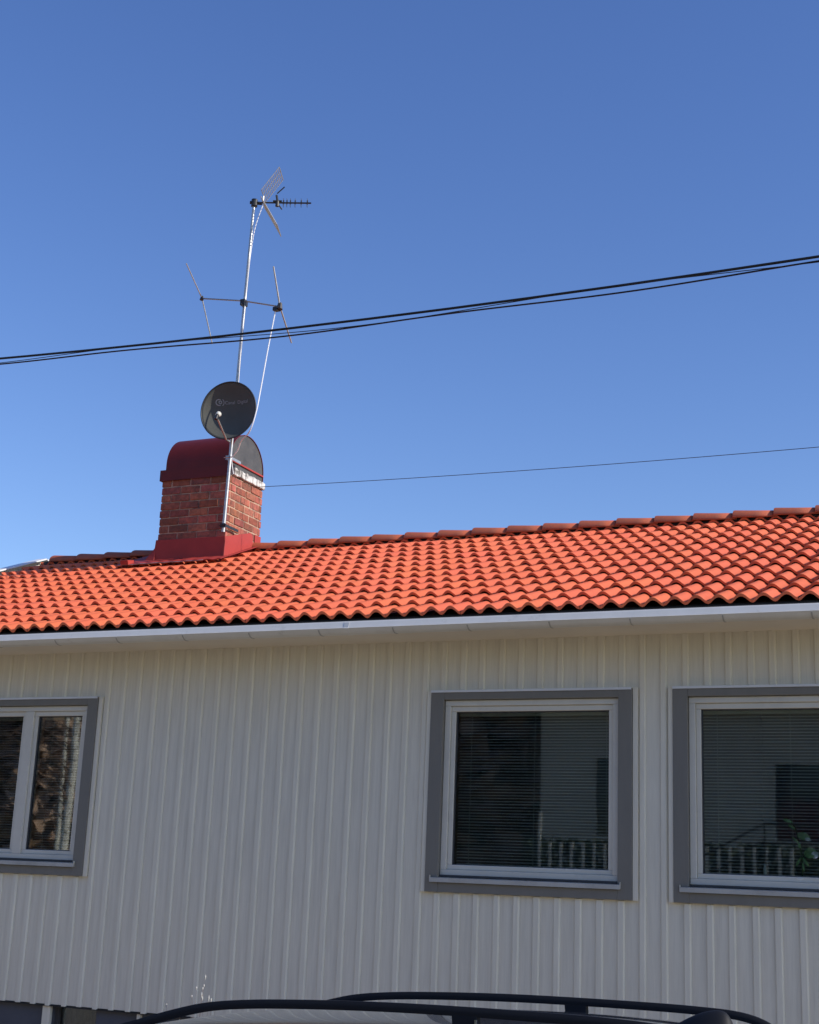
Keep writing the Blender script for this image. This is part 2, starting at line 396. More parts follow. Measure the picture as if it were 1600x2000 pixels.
# gutter profile (outside then back inside): flared lip, bead, round bottom
outer = [(9.334, 1.846), (9.331, 1.842), (9.321, 1.802), (9.316, 1.796), (9.325, 1.789), (9.333, 1.780), (9.350, 1.766), (9.375, 1.757), (9.405, 1.758), (9.432, 1.768), (9.452, 1.785), (9.460, 1.82)]
inner = [(y+(.0035 if y < 9.4 else -.0035), z+.003) for y, z in outer][::-1]
gt.prism(outer+inner, -11.02, XR+.38)
gto = gt.build('gutter', M['gutter'], house); autosmooth(gto, 35)
HK = [-7.375, -6.777, -6.156, -5.562, -4.963, -4.356, -3.772, -3.161, -2.586, -1.958, -1.385, -.79, -.18, .42, 1.0, 1.6, 2.2, 2.8, 3.4, 4.0, -7.98, -8.58, -9.18, -9.78, -10.38]
hook = None
for x in HK:
    if hook is None:
        h = MB(); path = [(y-.0015 if y < 9.4 else y+.0015, z-.003) for y, z in outer]
        pth = path[4:]
        ib = [(y+.001 if y < 9.4 else y-.001, z+.0035) for y, z in pth][::-1]
        h.prism(pth+ib, -.005, .005)
        hook = h.build('gutter_hook', M['gutterhook'], gto, loc=(x, 0, 0))
    else:
        c = hook.copy(); C.objects.link(c); c.parent = gto; c.location = (x, 0, 0)
jt = MB()
for x in (-4.732,): jt.prism([(y-.002 if y < 9.4 else y+.002, z-.002) for y, z in outer]+[(y, z) for y, z in outer][::-1], x-.02, x+.02)
jt.build('gutter_joint', M['gutter'], gto)

# roof -------------------------------------------------------------
WV = .15; CX0_, CX1_ = -8.975, -8.100
def wave(x):
    t = 2*math.pi*(x/WV)
    return .0226*math.cos(t)-.0016*math.cos(2*t)-.0210
X0C = -8.0145                             # a crest passes here
def roof_pt(x, s_, h, side=1):
    y = EY+s_*CP-h*SP; z = EZ+s_*SP+h*CP
    if side < 0: y = 2*RY-y
    return (x, y, z)
tiles = MB(); SEG = 20
rows = [0]+[.3451+i*.3623 for i in range(12)]
SR = (RY-EY)/CP
XV0, XV1 = -11.0, XR+.36
xi = X0C-.075-.30*10; cols = []
while xi < XV1+.3: cols.append(xi); xi += .30
def add_tile(x0, s0, ln, side, seg=SEG):
    tn = random.uniform(.94, 1.04); tiles.ct = (tn, tn*random.uniform(.95, 1.08), tn*random.uniform(.95, 1.08))
    jz = random.uniform(-.0022, .0022); js = random.uniform(-.004, .004); tw = random.uniform(-.0015, .0015)
    b = len(tiles.v); th = .023; prs = []
    for i in range(seg+1):
        u = i/seg; x = x0+.299*u
        if x < XV0-.01 or x > XV1+.01: continue
        h = wave(x-X0C)+jz+tw*(u-.5)*2
        prs.append((x, h))
    n = len(prs)
    if n < 2: return
    for x, h in prs: tiles.v.append(roof_pt(x, s0+js-.002, h-th, side))
    for x, h in prs: tiles.v.append(roof_pt(x, s0+js-.002, h-.003, side))
    for x, h in prs: tiles.v.append(roof_pt(x, s0+js+.004, h, side))
    for x, h in prs: tiles.v.append(roof_pt(x, s0+ln+.03, h-.035*(ln+.03)/.362, side))
    for r_ in range(3):
        for i in range(n-1):
            a = b+r_*n+i; tiles.face((a, a+1, a+n+1, a+n) if side > 0 else (a, a+n, a+n+1, a+1))
for s_i, s0 in enumerate(rows):
    ln = (rows[s_i+1]-s0) if s_i+1 < len(rows) else SR-s0
    for x0 in cols: add_tile(x0, s0, min(ln, SR-s0-.03), 1)
for s0 in [i*.3623 for i in range(12)]:
    for x0 in cols: add_tile(x0, s0, min(.36, SR-s0-.03), -1, 8)
tl = tiles.build('roof', M['tile'], house); autosmooth(tl, 50)
# underlay so nothing shines through
u = MB(); u.hexa([roof_pt(XV0+.02, .03, -.10), roof_pt(XV1-.02, .03, -.10), roof_pt(XV0+.02, SR, -.13), roof_pt(XV1-.02, SR, -.13),
                  roof_pt(XV0+.02, .03, -.075), roof_pt(XV1-.02, .03, -.075), roof_pt(XV0+.02, SR, -.10), roof_pt(XV1-.02, SR, -.10)])
u.hexa([roof_pt(XV0+.02, .03, -.10, -1), roof_pt(XV1-.02, .03, -.10, -1), roof_pt(XV0+.02, SR-.001, -.13, -1), roof_pt(XV1-.02, SR-.001, -.13, -1),
        roof_pt(XV0+.02, .03, -.075, -1), roof_pt(XV1-.02, .03, -.075, -1), roof_pt(XV0+.02, SR-.001, -.10, -1), roof_pt(XV1-.02, SR-.001, -.10, -1)])
u.build('roof_underlay', M['black'], tl)
# ridge tiles: each lies with its wide end to the left over its neighbour's narrow end
RX0 = -4.271-.0
def ridge_mesh():
    m = MB(); ns = 14
    pts = [(0.0, .126, .012), (.012, .127, .013), (.20, .119, .006), (.425, .109, .000)]
    b = len(m.v)
    for t, r_, dz in pts:
        for k in range(ns+1):
            a = math.pi*k/ns
            m.v.append((t, -math.cos(a)*r_, math.sin(a)*r_*.76+dz))
    for i in range(len(pts)-1):
        for k in range(ns):
            a = b+i*(ns+1)+k; m.face((a, a+ns+1, a+ns+2, a+1))
    # thickness of the wide end
    b2 = len(m.v)
    for k in range(ns+1):
        a = math.pi*k/ns; m.v.append((0, -math.cos(a)*.114, math.sin(a)*.112*.76+.010))
    for k in range(ns): m.face((b+k, b+k+1, b2+k+1, b2+k))
    m.v += []
    return m
RT = []
kx = -18
protos = []
for v in range(4):
    m = ridge_mesh(); tn = random.uniform(.8, 1.15); m.tint = [(tn, tn, tn)]*len(m.f); protos.append(m)
n_r = 0; first = {}
while True:
    x = RX0+kx*.388; kx += 1
    if x < XV0-.02: continue
    if x > XV1-.2: break
    if -9.32 < x < -8.06: continue
    v = n_r % 4; n_r += 1
    loc = (x, RY+random.uniform(-.004, .004), RZ-.055)
    if v not in first:
        o = protos[v].build('ridge_tile', M['ridge'], tl, smooth=True, loc=loc); autosmooth(o, 45); first[v] = o
        sm = o.modifiers.new('thick', 'SOLIDIFY'); sm.thickness = .012; sm.offset = -1
    else:
        o = first[v].copy(); C.objects.link(o); o.parent = tl; o.location = loc
    o.rotation_euler = (random.uniform(-.02, .02), random.uniform(-.008, .008), random.uniform(-.012, .012))
# ridge piece that meets the chimney
o = protos[0].build('ridge_tile', M['ridge'], tl, smooth=True, loc=(-8.09, RY, RZ-.059)); autosmooth(o, 45)
rf = MB()
for a_, b_ in ((XV0+.02, CX0_ - .05), (CX1_ + .03, XV1-.05)): rf.prism([(RY-.085, RZ-.07), (RY-.07, RZ-.03), (RY, RZ-.005), (RY+.07, RZ-.03), (RY+.085, RZ-.07)], a_, b_)
rf.build('ridge_seal', M['black'], tl)
# verge sheet at the left gable
vg = MB()
for side in (1, -1):
    for x0, x1, z0, z1 in ((-11.13, -10.995, .012, .028), (-11.135, -11.12, -.16, .012)):
        vg.hexa([roof_pt(x0, -.01, z0, side), roof_pt(x1, -.01, z0, side), roof_pt(x0, SR+.0, z0, side), roof_pt(x1, SR+.0, z0, side),
                 roof_pt(x0, -.01, z1, side), roof_pt(x1, -.01, z1, side), roof_pt(x0, SR+.0, z1, side), roof_pt(x1, SR+.0, z1, side)])
vg.build('verge_sheet', M['verge'], tl)
bb = MB()
for side in (1, -1):
    bb.hexa([roof_pt(-11.118, .0, -.17, side), roof_pt(-11.09, .0, -.17, side), roof_pt(-11.118, SR-.01, -.17, side), roof_pt(-11.09, SR-.01, -.17, side),
             roof_pt(-11.118, .0, .01, side), roof_pt(-11.09, .0, .01, side), roof_pt(-11.118, SR-.01, .01, side), roof_pt(-11.09, SR-.01, .01, side)])
bb.build('barge_board', M['soffit'], tl)

# chimney ----------------------------------------------------------
CX0, CX1, CY0, CY1 = -8.975, -8.100, 12.95, 13.68
CZ0, CZ1 = 3.15, 4.265
ch = MB(); ch.cm = 1; ch.box(CX0+.008, CX1-.008, CY0+.008, CY1-.008, CZ0, CZ1-.001); ch.cm = 0
rowh = .0885; r_i = 0; z = CZ1-rowh*12
def brick(x0, x1, y0, y1, z0, z1):
    tn = random.uniform(.6, 1.28); ch.ct = (tn, tn*random.uniform(.85, 1.15), tn*random.uniform(.85, 1.15))
    j = lambda a=.0045: random.uniform(-a, a)
    ch.box(x0+j(), x1+j(), y0+j(), y1+j(), z0+j(.002), z1+j(.002))
W_, D_ = CX1-CX0, CY1-CY0
while z < CZ1-.01:
    z1 = z+rowh-.015; odd = r_i % 2
    # front / back faces
    n = 3.5; L_ = W_/n; x = CX0
    cuts = [0, 1, 2, 3, 3.5] if not odd else [0, .5, 1.5, 2.5, 3.5]
    for a, b in zip(cuts, cuts[1:]):
        xa, xb = CX0+a*L_, CX0+b*L_
        for y0, y1 in ((CY0, CY0+.05), (CY1-.05, CY1)):
            brick(xa+.008 if a else xa, xb-.008 if b < 3.5 else xb, y0, y1, z, z1)
    cuts = [0, 1, 2, 3] if odd else [0, .5, 1.5, 2.5, 3]
    L2 = (D_-.1)/3
    for a, b in zip(cuts, cuts[1:]):
        ya, yb = CY0+.051+a*L2, CY0+.051+b*L2
        for x0, x1 in ((CX0, CX0+.05), (CX1-.05, CX1)):
            brick(x0, x1, ya+(.008 if a else .006), yb-.008, z, z1)
    z += rowh; r_i += 1
cho = ch.build('chimney', [M['brick'], M['mortar']], house); bevel(cho, .004, 1)
cr = MB()
ny = 14
for i in range(ny):
    y0 = CY0+.05+(D_-.04)*i/ny; y1 = CY0+.05+(D_-.04)*(i+1)/ny
    cr.box(CX1-.25, CX1+.028+random.uniform(-.006, .006), y0, y1-.0002, CZ1+.002+random.uniform(-.004, .004), CZ1+.085+random.uniform(-.006, .004))
cr.box(CX0-.01, CX1-.2501, CY0+.03, CY1+.01, CZ1+.002, CZ1+.085)
cro = cr.build('crown', M['concrete'], cho); bevel(cro, .01, 2)
# barrel hood, axis along x
hd = MB(); HB, HR = CZ1+.17, .372; cyc = (CY0+CY1)/2
def arch(r_, zb):
    pts = [(cyc-r_, zb)]
    for k in range(25):
        a = math.pi*k/24; pts.append((cyc-math.cos(a)*r_, HB+math.sin(a)*r_*1.0))
    return pts+[(cyc+r_, zb)]
hd.prism(arch(HR, CZ1+.03)+arch(HR-.006, CZ1+.03)[::-1], CX0+.035, CX1-.012)
hdo = hd.build('hood', M['hood'], cho); autosmooth(hdo, 35)
# red sheet skirt round the top courses on the front and left
sk = MB()
sk.prism([(CY0-.016, CZ1-.022), (CY0-.012, CZ1-.022), (CY0-.012, CZ1+.10), (CY0+.06, CZ1+.104), (CY0+.06, CZ1+.108), (CY0-.016, CZ1+.104)], CX0-.03, CX1+.004)
sk.box(CX0-.032, CX0-.026, CY0-.016, CY1+.02, CZ1-.02, CZ1+.104)
sk.build('hood_skirt', M['hood'], cho)
for x0, x1 in ((CX1-.030, CX1-.022), (CX0+.046, CX0+.054)):
    he = MB(); ar = arch(HR-.007, CZ1+.09); he.prism(ar, x0, x1)
    he.build('hood_end', M['hoodend'], cho)
rl = MB(); rl.prism([(cyc-HR+.01, HB-.012), (cyc+HR-.01, HB-.012), (cyc+HR-.01, HB+.004), (cyc-HR+.01, HB+.004)], CX1-.021, CX1-.004)
rl.build('hood_lip', M['flash'], cho)
fl = MB()
def rzf(y): return EZ+(min(y, 2*RY-y)-EY)*TP      # crest plane
# upstand around the shaft
A = .018
fl.hexa([(CX0-.03, 12.928, rzf(12.92)-.03), (CX1+.012, 12.928, rzf(12.92)-.03), (CX0-.05, CY0-.001, rzf(12.95)-.03), (CX1+.03, CY0-.001, rzf(12.95)-.03),
         (CX0-.012, CY0-A, rzf(12.95)+.235), (CX1+.008, CY0-A, rzf(12.95)+.230), (CX0-.012, CY0-.001, rzf(12.95)+.237), (CX1+.008, CY0-.001, rzf(12.95)+.232)])
# right cheek
yy = [(12.90, rzf(12.9)-.03), (13.52, rzf(13.52)-.03), (13.50, rzf(13.5)+.15), (13.46, 3.715), (CY0-.012, rzf(12.95)+.225)]
b = len(fl.v)
fl.v += [(CX1+.028, y, z) for y, z in yy[:2]]+[(CX1+.012, y, z) for y, z in yy[2:]]
fl.v += [(CX1+.001, y, z) for y, z in yy]
n = len(yy); fl.face([b+i for i in range(n)]); fl.face([b+n+i for i in range(n)][::-1])
for i in range(n): fl.face((b+i, b+n+i, b+n+(i+1) % n, b+(i+1) % n))
# left cheek
fl.hexa([(CX0-.15, 12.90, rzf(12.9)-.02), (CX0-.001, 12.90, rzf(12.9)-.02), (CX0-.15, 13.66, rzf(13.6)-.02), (CX0-.001, 13.66, rzf(13.6)-.02),
         (CX0-.012, 12.94, rzf(12.95)+.16), (CX0-.001, 12.94, rzf(12.95)+.16), (CX0-.012, 13.66, rzf(13.6)+.10), (CX0-.001, 13.66, rzf(13.6)+.10)])
# narrow cheek behind the ridge on the right
fl.box(CX1+.0005, CX1+.010, 13.56, 13.69, 3.4, 3.72)
flo = fl.build('flashing', M['flash'], cho); bevel(flo, .006, 2)
# apron dressed over the tiles
ap = MB()
def apq(x0, x1, ya, yb, h=.014):
    n = int((x1-x0)/.02)
    b = len(ap.v)
    for i in range(n+1):
        x = x0+(x1-x0)*i/n; wv = wave(x-X0C)*.2
        s_a = (ya-EY)/CP; s_b = (yb-EY)/CP
        ap.v += [roof_pt(x, s_a, wv+h-.006), roof_pt(x, s_a, wv+h+.002), roof_pt(x, s_b, wv*.3+h+.004)]
    for i in range(n):
        a = b+3*i; ap.face((a, a+3, a+4, a+1)); ap.face((a+1, a+4, a+5, a+2))
apq(CX0-.36, CX1+.11, 12.735, 12.90)
apq(CX1+.028, CX1+.11, 12.90, 13.50)
apq(CX0-.36, CX0-.02, 12.90, 13.50)
apo = ap.build('apron', M['flash'], cho); autosmooth(apo, 50)
sm = apo.modifiers.new('thick', 'SOLIDIFY'); sm.thickness = .003; sm.offset = 1
le = MB(); le.tube([roof_pt(CX0-.35+.1*i, (12.735-EY)/CP, .006+.004*(i % 2)) for i in range(12)], .006, 6)
le.build('apron_edge', M['alu'], cho)
cl = MB(); cl.hexa([roof_pt(-9.27, 3.50, .01), roof_pt(-9.17, 3.50, .01), roof_pt(-9.27, 3.62, .01), roof_pt(-9.17, 3.62, .01),
                    roof_pt(-9.27, 3.50, .06), roof_pt(-9.17, 3.50, .06), roof_pt(-9.27, 3.62, .04), roof_pt(-9.17, 3.62, .04)])
cl.build('flashing_end', M['flash'], cho)

# ------------------------------------------------------------------ tv antenna on its mast
MX, MY = -8.082, 12.875
def Z(z): return z+ZO
ant = empty('tv_antenna', (MX, MY, Z(3.60)))
tag(ant, 'tall galvanised antenna mast on the chimney corner with grid reflector antenna and two rod dipole', 'antenna')
def L(x, y, z): return (x-MX, y-MY, z-3.60)
ms = MB(); ms.tube([L(MX-.002, MY, 3.60), L(MX+.052, MY, 6.2), L(MX+.082, MY, 7.50)], [.0185, .0185, .016], 14)
ms.tube([L(MX-.002, MY, 3.585), L(MX-.002, MY, 3.60)], .0195, 12)
ms.build('mast', M['galv'], ant, smooth=False); autosmooth(ant.children[0], 40)
for zc, yl in ((3.655, .17), (4.42, .12)):
    br = MB(); br.box(-.03, .03, -.028, -.022, zc-3.6-.022, zc-3.6+.022)
    br.box(-.03, -.024, -.028, .073, zc-3.6-.018, zc-3.6+.018); br.box(.024, .03, -.028, .085+yl, zc-3.6-.015, zc-3.6+.015)
    br.tube([(-.045, -.03, zc-3.6), (.045, -.03, zc-3.6)], .005, 6); br.build('mast_bracket', M['plastic'] if zc < 4 else M['galv'], ant)
# upper UHF antenna: boom direction
F = Vector((.935, .354, .0)); Hn = Vector((-.354, .935, 0)); Up = Vector((0, 0, 1))
B0 = Vector(L(MX+.085, MY, 7.475))
uh = MB(); uh.tube([B0-F*.04, B0+F*.655], .010, 8)
uho = uh.build('uhf_antenna', M['plastic'], ant)
cb = MB(); p = B0+F*0
cb.tube([p+Vector((0, 0, -.05)), p+Vector((0, 0, .035))], .036, 10); cb.tube([p-F*.05, p+F*.09+Vector((0, 0, -.012))], .02, 8)
cb.build('clamp', M['plastic'], uho)
def grid(dirv, ln, h0, hl, nm, up_=0):
    m = MB(); o0 = B0+F*h0+Up*up_
    nrod = 12
    for k in range(nrod+1):
        q = o0+dirv*(ln*k/nrod)
        m.tube([q-Hn*hl, q+Hn*hl], .0042 if 0 < k < nrod else .006, 5)
    for sgn in (-1, -.33, .33, 1):
        m.tube([o0+Hn*hl*sgn, o0+dirv*ln+Hn*hl*sgn], .0036, 5)
    if up_: m.tube([B0+F*h0, o0], .007, 6)
    m.build(nm, M['alu'], uho)
grid((F*.17+Up*.26).normalized(), .34, .10, .155, 'reflector', .085)
grid((F*.215-Up*.36).normalized(), .40, .10, .155, 'reflector')
dp = MB(); q = B0+F*.265
dp.tube([q-Up*.045, q+Up*.02], .022, 8); dp.tube([q+F*-.05+Up*.018, q+F*.05+Up*.018], .014, 8)
dp.tube([q+Up*.02, q-F*.015+Up*.095], .013, 8); dp.tube([q-F*.01+Up*.115, q+F*.075+Up*.19-Hn*.02], .007, 8)
dp.tube([q+F*.02-Up*.03, q+F*.055-Up*.075+Hn*.02], .008, 8)
dp.build('dipole', M['plastic'], uho)
for i, t in enumerate([.335, .375, .415, .47, .54, .61]):
    d = MB(); q = B0+F*t; s_ = .05
    for sg in (-1, 1):
        for su in (-1, 1): d.tube([q, q+Hn*sg*s_*.35+Up*su*s_*1.0+F*.0], .0022, 4)
    d.tube([q-Up*.018, q+Up*.032], .008, 5)
    d.build('director', M['plastic'], uho)
# lower two rod dipole
A0, A1 = Vector(L(-8.604, 12.88, 6.375)), Vector(L(-7.570, 12.88, 6.137))
AM = Vector((.050, .0, 6.235-3.6))
fm = MB(); fm.tube([A0, AM+Vector((0, -.03, 0.02)), A1], .009, 8)
fmo = fm.build('dipole_antenna', M['alu'], ant)
c = MB(); c.box(.024, .08, -.05, .026, AM.z-.035, AM.z+.035); c.tube([(.05, -.06, AM.z-.02), (.08, -.06, AM.z-.08)], .006, 6)
c.build('clamp', M['plastic'], fmo)
def rod(p0, d0, d1, r0, nm='rod', m=M['galv']):
    t = MB(); t.tube([p0, p0+d0], [r0, r0*.9], 8); t.tube([p0, p0+d1], [r0, r0*.9], 8); t.build(nm, m, fmo)
rod(A0, Vector((0, -.375, .275)), Vector((0, .285, -.45)), .0070)
rod(A1, Vector((0, -.20, .40)), Vector((0, .31, -.315)), .0098, m=M['alu'])
for A_, s_ in ((A0, .026), (A1, .042)):
    c = MB(); c.tube([A_+Vector((0, -.01, -s_*.8)), A_+Vector((0, .0, s_))], [s_*.9, s_*.55], 8)
    if s_ > .03: c.box(A_.x-.075, A_.x-.01, A_.y-.03, A_.y+.03, A_.z-.045, A_.z-.005)
    c.build('joint_box', M['plastic'], fmo)
def bez(p, n=20):
    p = [Vector(q) for q in p]; out = []
    for i in range(len(p)-1):
        a = p[max(i-1, 0)]; b = p[i]; c_ = p[i+1]; d = p[min(i+2, len(p)-1)]
        for k in range(n):
            t = k/n; out.append(.5*((2*b)+(-a+c_)*t+(2*a-5*b+4*c_-d)*t*t+(-a+3*b-3*c_+d)*t**3))
    return out+[p[-1]]
cbl = MB()
cbl.tube(bez([A1+Vector((-.055, 0, -.05)), L(-7.649, 12.82, 5.633), L(-7.635, 12.70, 5.113), L(-7.612, 12.60, 4.815), L(-7.674, 12.60, 4.608),
              L(-7.854, 12.74, 4.563), L(-7.959, 12.84, 4.486), L(-8.06, 12.88, 4.42)], 8), .0065, 6)
cbl.build('white_cable', M['whitecable'], ant)
cbl = MB()
cbl.tube(bez([B0+F*.10-Up*.03, L(MX+.125, MY-.01, 7.15), L(MX+.095, MY-.02, 6.8), L(MX+.078, MY-.022, 6.4), L(MX+.072, MY-.026, 6.2), L(MX+.062, MY-.022, 5.6), L(MX+.05, MY, 5.0), L(MX+.03, MY-.01, 4.5), L(MX+.04, MY+.05, 4.25)], 8), .0055, 6)
cbl.build('mast_cable', M['whitecable'], ant)

# ------------------------------------------------------------------ satellite dish
DC = Vector((-8.045, 12.72, 4.918))
dishe = empty('satellite_dish', (DC.x+.006, DC.y, Z(DC.z)), R(10))
tag(dishe, 'round dark grey satellite dish with pale lettering clamped to the mast above the chimney', 'satellite dish')
dA, dB, dep = .318, .328, .10
def dsh(u, v): return -.0+dep*(1-(u*u+v*v))          # depth behind rim
d = MB(); NR, NA = 14, 56
d.v.append((0, dep, 0))
for i in range(1, NR+1):
    for k in range(NA):
        a = 2*math.pi*k/NA; r_ = i/NR; u_, v_ = r_*math.cos(a), r_*math.sin(a)
        d.v.append((u_*dA, dep*(1-r_*r_), v_*dB))
for k in range(NA): d.face((0, 1+k, 1+(k+1) % NA))
for i in range(NR-1):
    for k in range(NA):
        a = 1+i*NA+k; b = 1+i*NA+(k+1) % NA; d.face((a, a+NA, b+NA, b))
do = d.build('reflector_bowl', M['dish'], dishe, smooth=True)
sm = do.modifiers.new('thick', 'SOLIDIFY'); sm.thickness = .003; sm.offset = 0
rim = MB(); rim.tube([(dA*math.cos(2*math.pi*k/60), 0, dB*math.sin(2*math.pi*k/60)) for k in range(61)], .008, 8, cap=False)
rim.build('rim', M['dishrim'], dishe, smooth=True)
# print on the bowl
def on_bowl(x, z, off=.0035): return (x, dep*(1-(x/dA)**2-(z/dB)**2)-off, z)
def text_mesh(txt, size):
    cu = bpy.data.curves.new('t', 'FONT'); cu.body = txt; cu.size = size; cu.align_x = 'LEFT'; cu.align_y = 'CENTER'
    to_ = bpy.data.objects.new('t', cu); C.objects.link(to_)
    bpy.context.view_layer.update()
    me = bpy.data.meshes.new_from_object(to_.evaluated_get(bpy.context.evaluated_depsgraph_get()))
    bpy.data.objects.remove(to_); return me
for word, x_off in (('Canal', -.078), ('Digital', .068)):
    me = text_mesh(word, .052)
    for v in me.vertices: v.co = on_bowl(v.co.x+x_off, v.co.y+.115)
    me.materials.append(M['logo']); me.name = 'lettering'
    lo = bpy.data.objects.new('lettering', me); C.objects.link(lo); lo.parent = dishe
em = MB()
def arcstrip(cx, cz, r0, r1, a0, a1, n=20):
    b = len(em.v)
    for k in range(n+1):
        a = R(a0+(a1-a0)*k/n)
        em.v += [on_bowl(cx+r0*math.cos(a), cz+r0*math.sin(a)), on_bowl(cx+r1*math.cos(a), cz+r1*math.sin(a))]
    for k in range(n): q = b+2*k; em.face((q, q+1, q+3, q+2))
arcstrip(-.142, .118, .027, .037, 60, 300); arcstrip(-.128, .120, .010, .019, 0, 360); arcstrip(-.128, .118, .037, .045, -55, 55)
em.build('emblem', M['logo'], dishe)
ar = MB(); e0 = Vector((0.0, .03, -.325)); l0 = Vector((-.0, -.305, -.165))
ar.tube([e0+Vector((0, .07, -.0)), e0+Vector((0, -.03, -.008)), e0+Vector((0, -.06, .01)), l0+Vector((0, .03, -.03))], .011, 8)
ar.build('feed_arm', M['galv'], dishe)
ln_ = MB(); ln_.tube([l0+Vector((0, -.02, -.045)), l0+Vector((0, .0, -.005)), l0+Vector((0, .035, .025))], [.017, .020, .022], 12)
ln_.build('feed_horn_body', M['plastic'], dishe)
ln_ = MB(); ln_.tube([l0+Vector((0, .010, .010)), l0+Vector((0, .045, .036)), l0+Vector((0, .052, .041))], [.024, .031, .020], 14)
ln_.build('feed_horn', M['lnb'], dishe, smooth=True)
bk = MB(); bk.box(-.05, .05, .112, .135, -.10, .06); bk.box(-.075, -.02, .12, .19, -.05, .03)
bk.build('mast_clamp', M['galv'], dishe)

# ------------------------------------------------------------------ overhead lines
def span(name, x0, x1, y, z0, z1, sag, r, label, cat, tw=None):
    m = MB(); pts = []; N = 160
    for i in range(N+1):
        t = i/N; x = x0+(x1-x0)*t
        pts.append((x, y, Z(z0+(z1-z0)*t-4*sag*t*(1-t))))
    return m, pts
ov = empty('overhead_cable', (-3, 7, Z(3.19)))
tag(ov, 'thick black overhead cable bundle crossing the sky in front of the antenna mast', 'overhead cable')
def zc(x): return 3.2148+.03008*x+.005653*x*x
m = MB(); m.tube([(x*.5+3, 0, zc(x*.5)-3.19) for x in range(-42, 23)], .0078, 8); m.build('carrier_wire', M['cable'], ov)
def tw(x): return zc(x)-.036-.006*math.cos(x*2.9)-.004*math.sin(x*1.3)
m = MB(); m.tube([(x*.1+3, .012*math.sin(x*.29), tw(x*.1)-3.19) for x in range(-210, 116)], .0048, 6); m.build('hanging_wire', M['cable'], ov)
m = MB(); m.tube([(x*.05+3, .014*math.cos(x*.05*2.1), (zc(x*.05)-.018+.0165*math.sin(x*.05*2.1))-3.19) for x in range(-420, 231)], .0026, 5); m.build('lashing_wire', M['cable'], ov)
m = MB(); m.tube([(x*.5, 13.3, Z(4.122+.0030*(x*.5+2.9)**2*.95)) for x in range(-16, 30)]+[], .0035, 5)
pts_ = [(CX1+.03-.0, 13.3, Z(4.215))]
tag(m.build('thin_wire', M['cable']), 'single thin wire running from the brick chimney to the right above the roof ridge', 'wire')

# ------------------------------------------------------------------ estate car
car = empty('estate_car', (-2.25, 4.75, 0)); car.rotation_euler = (R(-1.55), 0, 0)
tag(car, 'dark estate car with black roof rails parked in front of the house wall', 'car')
HWD = .92
def roofz(x):      # local x, front at negative
    if x < -1.0: return None
    return 1.0
tops = [(-2.62, .60, .66), (-2.56, .66, .78), (-2.25, .78, .88), (-1.95, .93, .93), (-1.8, 1.02, .93), (-1.5, 1.10, .82), (-1.28, 1.20, .74), (-1.1, 1.282, .68), (-.9, 1.358, .65),
        (-.73, 1.415, .63), (-.5, 1.466, .62), (-.28, 1.487, .615), (.15, 1.518, .61), (.5, 1.538, .605), (.9, 1.541, .60), (1.3, 1.522, .59), (1.6, 1.49, .58), (1.75, 1.42, .58), (1.85, 1.30, .62),
        (2.05, 1.05, .80), (2.15, .85, .88), (2.22, .5, .88)]
body = MB(); ring_n = None
secs = []
for x, zt, hw in tops:
    belt = min(zt-.02, .93); lowz = .24 if -2.5 < x < 2.1 else .32
    w0 = .90 if -2.1 < x < 1.9 else .80
    if zt > 1.0:
        half = [(w0-.06, lowz), (w0, .45), (w0+.01, .70), (w0-.02, belt), (w0-.05, belt+.03), (hw+.055, zt-.10), (hw+.025, zt-.045), (hw-.03, zt-.012), (hw*.5, zt+.006), (0, zt+.012)]
    else:
        half = [(w0-.06, lowz), (w0, .45), (w0+.01, min(.6, zt-.1)), (w0-.02, zt-.07), (w0-.05, zt-.045), (hw*.92, zt-.03), (hw*.8, zt-.015), (hw*.6, zt-.008), (hw*.3, zt-.002), (0, zt)]
    ring = [(x, -a, b) for a, b in half]+[(x, a, b) for a, b in half[-2::-1]]
    secs.append(ring)
n = len(secs[0])
for ring in secs: body.v += ring
for i in range(len(secs)-1):
    for k in range(n-1):
        a = i*n+k; body.face((a, a+1, a+n+1, a+n))
    body.face((i*n+n-1, i*n, (i+1)*n, (i+1)*n+n-1))
body.face(range(n)); body.face([(len(secs)-1)*n+k for k in range(n)][::-1])
bo = body.build('body', M['carpaint'], car, smooth=True)
sb = bo.modifiers.new('sub', 'SUBSURF'); sb.levels = 2; sb.render_levels = 2
def side_pts(x):
    for (xa, za, ha), (xb, zb, hb) in zip(tops, tops[1:]):
        if xa <= x <= xb:
            t = (x-xa)/(xb-xa); return za+(zb-za)*t, ha+(hb-ha)*t
for sgn in (-1, 1):
    for x0, x1 in ((-1.15, -.12), (-.04, .90), (.98, 1.62)):
        gm = MB(); N = 6; b = 0
        for i in range(N+1):
            x = x0+(x1-x0)*i/N; zt, hw = side_pts(x)
            zt2 = max(zt-.12, 1.0)
            gm.v += [(x, sgn*(.862+.006), .975), (x, sgn*(hw+.062+.012), zt2)]
        for i in range(N): q = 2*i; gm.face((q, q+1, q+3, q+2) if sgn > 0 else (q, q+2, q+3, q+1))
        go = gm.build('side_window', M['carglass'], car); so2 = go.modifiers.new('t', 'SOLIDIFY'); so2.thickness = .006; so2.offset = 0
ws = MB(); ws.quad((-1.70, -.74, 1.055), (-1.70, .74, 1.055), (-1.12, .58, 1.282), (-1.12, -.58, 1.282))
wso = ws.build('windscreen', M['carglass'], car); wso.modifiers.new('t', 'SOLIDIFY').thickness = .006
ws = MB(); ws.quad((1.83, -.55, 1.36), (2.03, -.70, 1.08), (2.03, .70, 1.08), (1.83, .55, 1.36))
wso = ws.build('rear_window', M['carglass'], car); wso.modifiers.new('t', 'SOLIDIFY').thickness = .006
